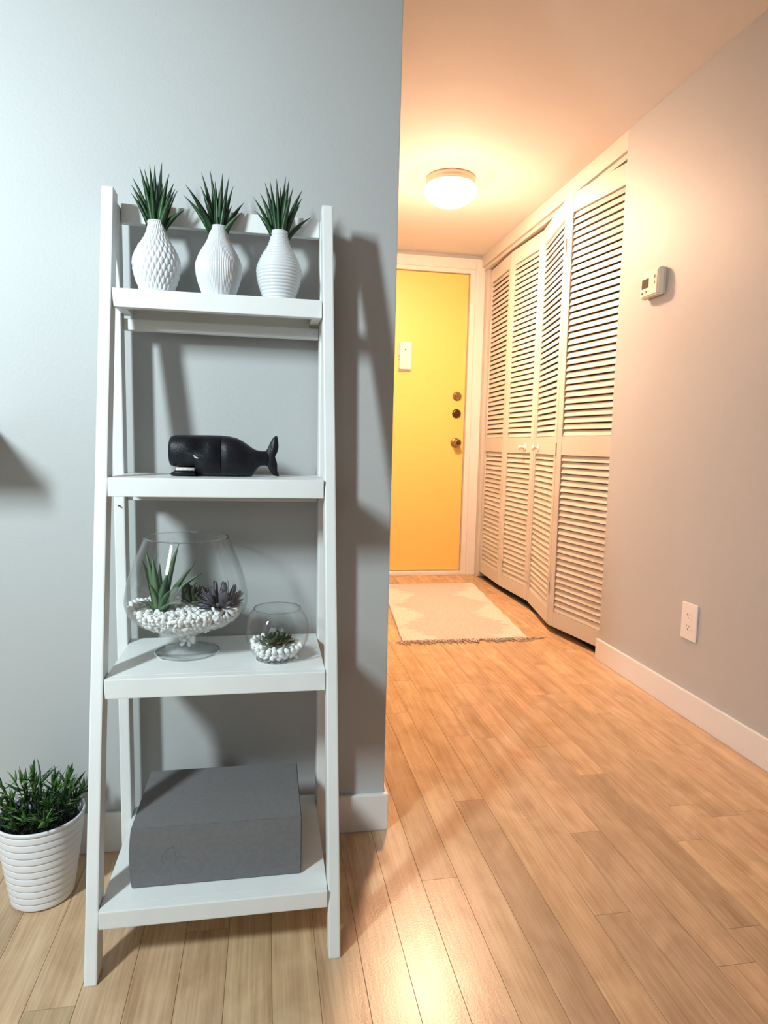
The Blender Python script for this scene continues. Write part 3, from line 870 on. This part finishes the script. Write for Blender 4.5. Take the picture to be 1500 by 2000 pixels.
# ------------------------------------------------------------------ glass snifter
SZ3 = 0.489
GX, GY = -0.1513, 1.310
t = thing('glass_snifter', (GX, GY, SZ3), 'large clear glass snifter bowl on a short stem', 'glass vase')
outer = spline([(0.012, 0.5275), (0.030, 0.5305), (0.0500, 0.5360), (0.0735, 0.5440), (0.0955, 0.5550), (0.1090, 0.5690), (0.1155, 0.5860), (0.1160, 0.6000), (0.1125, 0.6230), (0.1060, 0.6480), (0.0945, 0.6790), (0.0790, 0.7160)], 5)
inner = [(max(0.002, r - 0.0022), z + 0.0022 * max(0.0, 1 - (z - 0.5275) / 0.05)) for (r, z) in outer]
def inner_r(z):
    for (r0, z0), (r1, z1) in zip(inner[:-1], inner[1:]):
        if z0 <= z <= z1: return r0 + (r1 - r0) * (z - z0) / max(1e-9, z1 - z0)
    return 0.0
prof = outer + [(0.0782, 0.7172)] + list(reversed(inner))
lathe('bowl', prof, 96, GX, GY, M['thin'], t, cap0=True, cap1=True)
lathe('rim', [(0.0796, 0.7160), (0.0800, 0.7170), (0.0794, 0.7180), (0.0780, 0.7181), (0.0772, 0.7170), (0.0780, 0.7160), (0.0796, 0.7160)], 96, GX, GY, M['glass'], t)
so = [(0.0228, 0.5310), (0.0222, 0.520), (0.0224, 0.506), (0.0245, 0.4975), (0.0245, 0.4938)]
lathe('stem', so, 64, GX, GY, M['thin'], t)
lathe('foot', [(0.0240, 0.4936), (0.040, 0.4926), (0.0600, 0.4912), (0.0605, SZ3 + 0.0006), (0.010, SZ3 + 0.0006)], 96, GX, GY, M['thin'], t, cap0=True, cap1=True)
lathe('foot_edge', [(0.0604, 0.4914), (0.0624, 0.4908), (0.0630, 0.4898), (0.0618, SZ3 + 0.0003), (0.0604, SZ3 + 0.0003), (0.0604, 0.4914)], 96, GX, GY, M['glass'], t)

# pebbles
def pebble_proto(seed, r):
    q = random.Random(seed)
    bm = bmesh.new(); bmesh.ops.create_icosphere(bm, subdivisions=2, radius=r)
    ax = [q.uniform(0.85, 1.25), q.uniform(0.75, 1.1), q.uniform(0.6, 0.9)]
    dirs = [Vector((q.gauss(0,1), q.gauss(0,1), q.gauss(0,1))).normalized() for _ in range(8)]
    for v in bm.verts:
        p = v.co.copy(); d = p.normalized()
        k = 1.0
        for e in dirs: k -= 0.30 * max(0, d.dot(e) - 0.45)
        v.co = Vector((p.x * ax[0], p.y * ax[1], p.z * ax[2])) * k
    return bm_mesh('pebble', bm, M['pebble'], True)
PEB = [pebble_proto(i, 0.0062) for i in range(5)]
PEBB = [pebble_proto(40 + i, 0.0074) for i in range(5)]
def surf_big(x, y):
    return 0.580 + 0.006 * sin(31 * x + 1.0) * cos(27 * y) + 0.010 * max(0, -(x - GX) / 0.11 - 0.45)
cand = []
q = random.Random(77)
for ring in range(9):                                   # against the glass
    z = 0.5400 + ring * 0.0072
    R = inner_r(z) - 0.0068
    if R < 0.01: continue
    cnt = max(3, int(2 * pi * R / 0.0104))
    for k in range(cnt):
        a = 2 * pi * (k + 0.5 * (ring % 2)) / cnt + q.uniform(-0.03, 0.03)
        x, y = GX + R * cos(a), GY + R * sin(a)
        if z < surf_big(x, y): cand.append((x, y, z))
g = 0.0104                                              # top layer
for i in range(-12, 13):
    for j in range(-12, 13):
        x = GX + (i + 0.5 * (j % 2)) * g + q.uniform(-.0015, .0015); y = GY + j * g * 0.9 + q.uniform(-.0015, .0015)
        z = surf_big(x, y) + q.uniform(-0.003, 0.003)
        if math.hypot(x - GX, y - GY) < inner_r(z) - 0.0075: cand.append((x, y, z))
camv = Vector((0, 0, CAM_H))
cand.sort(key=lambda p: (p[1] - GY) * 1.0 - 0.15 * (p[2] - 0.55))
stem_spots = []
for lay in range(3):
    for k in range(5):
        a = 2 * pi * (k + 0.5 * lay) / 5
        stem_spots.append((GX + 0.0118 * cos(a), GY + 0.0118 * sin(a), 0.5075 + lay * 0.0075))
ind, rest = stem_spots + cand[:190], cand[190:]
for p in ind:
    o = link('pebble', q.choice(PEB), None, p)
    sc = q.uniform(0.85, 1.22); o.scale = (sc, sc, sc * 0.9)
    o.rotation_euler = (q.uniform(0, 6), q.uniform(0, 6), q.uniform(0, 6))
    tag(o, 'small white pebble in the large glass snifter', 'pebble', 'white pebbles in the large snifter')
def joined(plist, protos, name, label, core=None):
    V, F = [], []
    for p in plist:
        me = q.choice(protos); mt_ = Euler((q.uniform(0, 6), q.uniform(0, 6), q.uniform(0, 6))).to_matrix(); off = len(V)
        V += [mt_ @ v.co + Vector(p) for v in me.vertices]; F += [tuple(i + off for i in pl.vertices) for pl in me.polygons]
    if core:
        off = len(V); V += [Vector(v) for v in core[0]]; F += [tuple(i + off for i in f) for f in core[1]]
    o = part(name, V, F, M['pebble'], None, True)
    return tag(o, label, 'pebbles', kind='stuff')
cp = [(max(0.003, inner_r(z) - 0.010), z) for z in (0.5365, 0.541, 0.547, 0.553, 0.56, 0.568)] + [(0.09, 0.571), (0.002, 0.572)]
core = lathe_data(cp, 40, GX, GY); cap(core[0], core[1], 0, 40, True)
joined(rest, PEB, 'pebble_bed', 'bed of white pebbles filling the large glass snifter', core)

# aloe and purple succulent inside the snifter
def fleshy(base, tip, w, bend, side, mat, parent, fold=-0.5, prof=None, seg=8, thick=0.004):
    v, f = blade_data(base, tip, w, bend, side=side, fold=fold, seg=seg, prof=prof, thick=thick)
    return part('leaf', v, f, mat, parent, True)
AX, AYc = at_y(311, 1190, 1.285).x, 1.285
t = thing('aloe_plant', (AX, AYc, 0.585), 'green faux aloe in the large glass snifter', 'succulent')
aprof = lambda s: max(0.02, (0.75 + 0.9 * s - 0.5 * s * s) * (1 - s) ** 0.9)
for (px, py, dy, w, bx) in ((283,1070,-.01,.021,-.006),(297.5,1087,-.035,.025,-.004),(278,1094,.02,.020,-.012),(350,1060,.012,.022,.004),(383,1097,-.02,.020,.010),(396.5,1119,.01,.018,.012),(268,1176,-.03,.014,-.01),(362,1178,-.045,.016,.012),(330,1118,-.04,.022,0.0),(312,1100,.03,.022,0),(340,1150,-.05,.016,.008),(290,1140,-.04,.018,-.008)):
    tip = at_y(px, py, AYc + dy)
    b = Vector((AX + (tip.x - AX) * 0.12, AYc + dy * 0.2, 0.578))
    fleshy(b, tip, w * 1.02, Vector((bx * -0.3, 0, 0.012 if py > 1110 else -0.002)) + Vector((-(tip.x - AX) * 0.10, 0, 0)), (1, 0.25, 0), M['aloe'], t, prof=aprof)
SXc, SYc = at_y(432, 1165, 1.275).x, 1.275
t = thing('purple_succulent', (SXc, SYc, 0.585), 'dusky purple faux succulent beside the aloe in the large snifter', 'succulent')
sprof = lambda s: max(0.06, (0.35 + 1.25 * s) * (1 - s ** 5) ** 0.9)
q = random.Random(5)
for ring, (cnt, rad, h, w) in enumerate(((11, 0.050, 0.004, 0.0155), (11, 0.048, 0.020, 0.0155), (9, 0.040, 0.034, 0.0145), (7, 0.028, 0.044, 0.0125), (5, 0.012, 0.048, 0.010))):
    for k in range(cnt):
        a = 2 * pi * (k + 0.5 * (ring % 2)) / cnt + q.uniform(-.12, .12)
        rr = rad * q.uniform(0.92, 1.08)
        tip = Vector((SXc + cos(a) * rr, SYc + sin(a) * rr, 0.588 + h * q.uniform(0.92, 1.1)))
        if math.hypot(tip.x - GX, tip.y - GY) > 0.110: 
            d = (Vector((tip.x - GX, tip.y - GY, 0))); d = d.normalized() * 0.109; tip.x, tip.y = GX + d.x, GY + d.y
        b = Vector((SXc + cos(a) * 0.010, SYc + sin(a) * 0.010, 0.586))
        fleshy(b, tip, w, (cos(a) * 0.008, sin(a) * 0.008, -0.004), (-sin(a), cos(a), 0), M['purple'], t, fold=-0.35, prof=sprof, thick=0.005)
# low dark rosette between the two
TX, TY = at_y(374, 1168, 1.315).x, 1.315
t = thing('dark_succulent', (TX, TY, 0.585), 'small dark green faux succulent behind the aloe and purple succulent', 'succulent')
for ring, (cnt, rad, h) in enumerate(((10, 0.042, 0.010), (9, 0.034, 0.026), (6, 0.018, 0.036))):
    for k in range(cnt):
        a = 2 * pi * (k + 0.5 * ring) / cnt + q.uniform(-.1, .1)
        tip = Vector((TX + cos(a) * rad, TY + sin(a) * rad, 0.588 + h)); b = Vector((TX + cos(a) * .006, TY + sin(a) * .006, 0.585))
        fleshy(b, tip, 0.011, (0, 0, -0.003), (-sin(a), cos(a), 0), M['olive'], t, prof=sprof, thick=0.003)

# ------------------------------------------------------------------ small fish bowl
BX, BY = 0.0220, 1.250
t = thing('glass_bowl', (BX, BY, SZ3), 'small round clear glass bowl at the right end of the third board', 'glass bowl')
outer = spline([(0.034, SZ3 + 0.0025), (0.0385, SZ3 + 0.0035), (0.0430, SZ3 + 0.0085), (0.0520, SZ3 + 0.022), (0.0590, SZ3 + 0.040), (0.0612, SZ3 + 0.057), (0.0590, SZ3 + 0.074), (0.0525, SZ3 + 0.089), (0.0445, SZ3 + 0.0985)], 5)
inner2 = [(r - 0.002, z + 0.003 * max(0, 1 - (z - SZ3) / 0.03)) for r, z in outer]
def inner_r2(z):
    for (r0, z0), (r1, z1) in zip(inner2[:-1], inner2[1:]):
        if z0 <= z <= z1: return r0 + (r1 - r0) * (z - z0) / max(1e-9, z1 - z0)
    return 0.0
lathe('bowl', outer + [(0.0436, SZ3 + 0.0992)] + list(reversed(inner2)), 80, BX, BY, M['thin'], t, cap0=True, cap1=True)
lathe('rim', [(0.0450, SZ3 + 0.0980), (0.0456, SZ3 + 0.0990), (0.0450, SZ3 + 0.1000), (0.0438, SZ3 + 0.1002), (0.0428, SZ3 + 0.0990), (0.0436, SZ3 + 0.0980), (0.0450, SZ3 + 0.0980)], 80, BX, BY, M['glass'], t)
lathe('base', [(0.0385, SZ3 + 0.0024), (0.0402, SZ3 + 0.0018), (0.0398, SZ3 + 0.0003)], 80, BX, BY, M['glass'], t, cap0=True, cap1=True)
cand = []
q = random.Random(19)
for ring in range(5):
    z = SZ3 + 0.0115 + ring * 0.0075
    R = inner_r2(z) - 0.0085
    if R < 0.01: continue
    cnt = int(2 * pi * R / 0.0122)
    for k in range(cnt):
        a = 2 * pi * (k + 0.5 * (ring % 2)) / cnt + q.uniform(-.04, .04)
        x, y = BX + R * cos(a), BY + R * sin(a)
        if z < SZ3 + 0.030 + 0.008 * max(0, -cos(a)): cand.append((x, y, z))
for i in range(-5, 6):
    for j in range(-5, 6):
        x = BX + (i + 0.5 * (j % 2)) * 0.0122; y = BY + j * 0.0112; z = SZ3 + 0.0275 + q.uniform(-.002, .004)
        if math.hypot(x - BX, y - BY) < inner_r2(z) - 0.015: cand.append((x, y, z))
for p in cand:
    o = link('pebble', q.choice(PEBB), None, p); o.rotation_euler = (q.uniform(0, 6), q.uniform(0, 6), q.uniform(0, 6))
    tag(o, 'chunky white pebble in the small round glass bowl', 'pebble', 'white pebbles in the small bowl')
SX2, SY2 = at_y(541, 1258, 1.243).x, 1.243
t = thing('green_succulent', (SX2, SY2, SZ3 + 0.03), 'small olive green faux rosette succulent in the round glass bowl', 'succulent')
z0 = SZ3 + 0.034
pprof = lambda s: max(0.03, (0.55 + 1.3 * s) * (1 - s) ** 0.55 if s > 0 else 0.55)
for ring, (cnt, rad, h, w) in enumerate(((9, 0.0350, 0.003, 0.0185), (8, 0.031, 0.011, 0.0175), (7, 0.024, 0.017, 0.015), (6, 0.016, 0.021, 0.012), (4, 0.007, 0.023, 0.009))):
    for k in range(cnt):
        a = 2 * pi * (k + 0.5 * (ring % 2)) / cnt + q.uniform(-.1, .1)
        tip = Vector((SX2 + cos(a) * rad, SY2 + sin(a) * rad, z0 + h)); b = Vector((SX2 + cos(a) * .005, SY2 + sin(a) * .005, z0 + ring * 0.001))
        fleshy(b, tip, w, (cos(a) * .003, sin(a) * .003, -0.004), (-sin(a), cos(a), 0), M['olive'], t, fold=0.3, prof=pprof, thick=0.003)

# ------------------------------------------------------------------ grey storage box
t = thing('storage_box', (-0.082, 1.24, 0.118), 'dark grey cardboard storage box on the lowest board', 'box')
bm = bmesh.new()
x0, x1, y0, y1, z0, z1 = -0.2295, 0.0665, 1.137, 1.345, 0.1184, 0.2285
bm_box(bm, x0, x1, y0, y1, z0, z1)
bmesh.ops.subdivide_edges(bm, edges=list(bm.edges), cuts=5, use_grid_fill=True)
for v in bm.verts:
    s = sin(pi * (v.co.z - z0) / (z1 - z0))
    if v.co.x < x0 + 1e-4: v.co.x -= 0.0035 * s
    if v.co.y < y0 + 1e-4: v.co.y -= 0.0012 * s
ee = [e for e in bm.edges if len(e.link_faces) == 2 and e.calc_face_angle(0) > 1.0]
bmesh.ops.bevel(bm, geom=ee, offset=0.0016, segments=2, affect='EDGES')
bm_part('carton', bm, M['box'], t)
mark = [(688, 530), (675, 512), (680, 490), (700, 468), (722, 455)], [(722, 455), (730, 480), (738, 505), (733, 520)], [(690, 505), (712, 500), (728, 490)], [(735, 500), (748, 505), (760, 498), (772, 505), (783, 500)]
ds = []
for seg in mark:
    pts = []
    for a, b in seg:
        p = at_y(a * .4667, 1440 + b * .4667, 1.1366); pts.append((p.x, 1.1361, p.z))
    ds.append(tube_data(pts, 0.0007, 6))
v, f = join(ds); part('embossed_mark', v, f, M['boxmark'], t)

# ------------------------------------------------------------------ white ribbed pot with bamboo-like plant
PX, PYc = -0.4325, 1.318
t = thing('ribbed_pot', (PX, PYc, 0), 'white plant pot with horizontal grooves standing on the floor', 'plant pot')
H = 0.172
def pr(z): return 0.0545 + (0.0790 - 0.0545) * (z / H) ** 0.9
prof = [(0.046, 0.0004), (0.0515, 0.001)]
NB = 11
for b in range(NB):
    za = 0.003 + b * (H - 0.012) / NB; zb = 0.003 + (b + 1) * (H - 0.012) / NB
    for k in range(7):
        s = k / 6; z = za + (zb - za) * s
        prof.append((pr(z) + (0.0, 0.0012, 0.0015, 0.0014, 0.0012, 0.0008, 0.0)[k] - (0.0010 if k in (0, 6) else 0), za + (zb - za) * (0, .06, .2, .5, .8, .94, 1)[k]))
prof += [(pr(H) + 0.0002, H - 0.008), (pr(H) + 0.001, H - 0.003), (pr(H) + 0.0004, H), (pr(H) - 0.0022, H), (pr(H) - 0.003, H - 0.004), (pr(H - .03) - 0.003, H - 0.030)]
lathe('pot_body', prof, 96, PX, PYc, M['pot'], t, cap0=True)
lathe('soil', [(pr(H - .025) - 0.0025, H - 0.027), (0.04, H - 0.022), (0.001, H - 0.020)], 48, PX, PYc, M['soil'], t)
t = thing('leafy_plant', (PX, PYc, H - 0.02), 'bushy green faux grass plant in the white grooved pot', 'artificial plant')
q = random.Random(31)
bl = [mesh_from('leaf', *blade_data((0, 0, 0), (L, 0, 0.004), w, (0, 0, 0.003), side=(0, 1, 0), fold=0.3, seg=5, thick=0.0004, prof=lambda s: max(0.04, sin(pi * (0.08 + 0.92 * s) ** 0.75))), M['bamboo'], True) for (L, w) in ((0.031, 0.0072), (0.025, 0.0062), (0.036, 0.0078), (0.028, 0.0058))]
stems, count = [], 0
NSTEM = 34
for sidx in range(NSTEM):
    a = 2.399 * sidx + q.uniform(-.2, .2)
    rr = 0.060 * sqrt((sidx + 0.5) / NSTEM)
    b = Vector((PX + cos(a) * rr, PYc + sin(a) * rr, H - 0.024))
    lean = rr / 0.060
    hgt = q.uniform(0.055, 0.105) * (1.0 - 0.25 * lean) * (0.72 if abs(cos(a + 0.4)) < 0.25 else 1.0)
    out = Vector((cos(a), sin(a), 0)) * lean * q.uniform(0.018, 0.040)
    tip = b + out + Vector((q.uniform(-.01, .01), q.uniform(-.01, .01), hgt))
    path = [b.lerp(tip, s) + Vector((0, 0, 0.012 * sin(pi * s))) for s in (0, .25, .5, .75, 1)]
    stems.append(tube_data(path, [0.0012, 0.0011, 0.001, 0.0009, 0.0006], 5))
    nl = 9
    for k in range(nl):
        if count >= 296: break
        s = 0.25 + 0.75 * (k + 0.5) / nl
        p = b.lerp(tip, s) + Vector((0, 0, 0.012 * sin(pi * s)))
        az = a + q.uniform(-2.2, 2.2) * (1.0 if k < nl - 2 else 0.5)
        el = q.uniform(0.05, 1.15) + (0.3 if k > nl - 3 else 0)
        o = link('leaf', q.choice(bl), t, p - wloc(t))
        o.rotation_euler = Euler((q.uniform(-.6, .6), -el, az), 'XYZ')
        sc = q.uniform(0.8, 1.15); o.scale = (sc, sc, sc)
        count += 1
for k in range(260):                                    # tangle of dead blades near the soil
    a = q.uniform(0, 2 * pi); rr = 0.068 * sqrt(q.random()); a2 = q.uniform(0, 2 * pi); L = q.uniform(0.015, 0.045)
    p = Vector((PX + cos(a) * rr, PYc + sin(a) * rr, H - 0.022 + q.uniform(0, 0.03)))
    e = p + Vector((cos(a2) * L * 0.5, sin(a2) * L * 0.5, q.uniform(0.005, 0.03)))
    if math.hypot(e.x - PX, e.y - PYc) > 0.072 and e.z < H + 0.004: continue
    stems.append(tube_data([p, (p + e) / 2 + Vector((0, 0, 0.006)), e], [0.0010, 0.0010, 0.0005], 4))
v, f = join(stems); o = part('stems', v, f, M['stem'], t, True); o['kind'] = 'stuff'
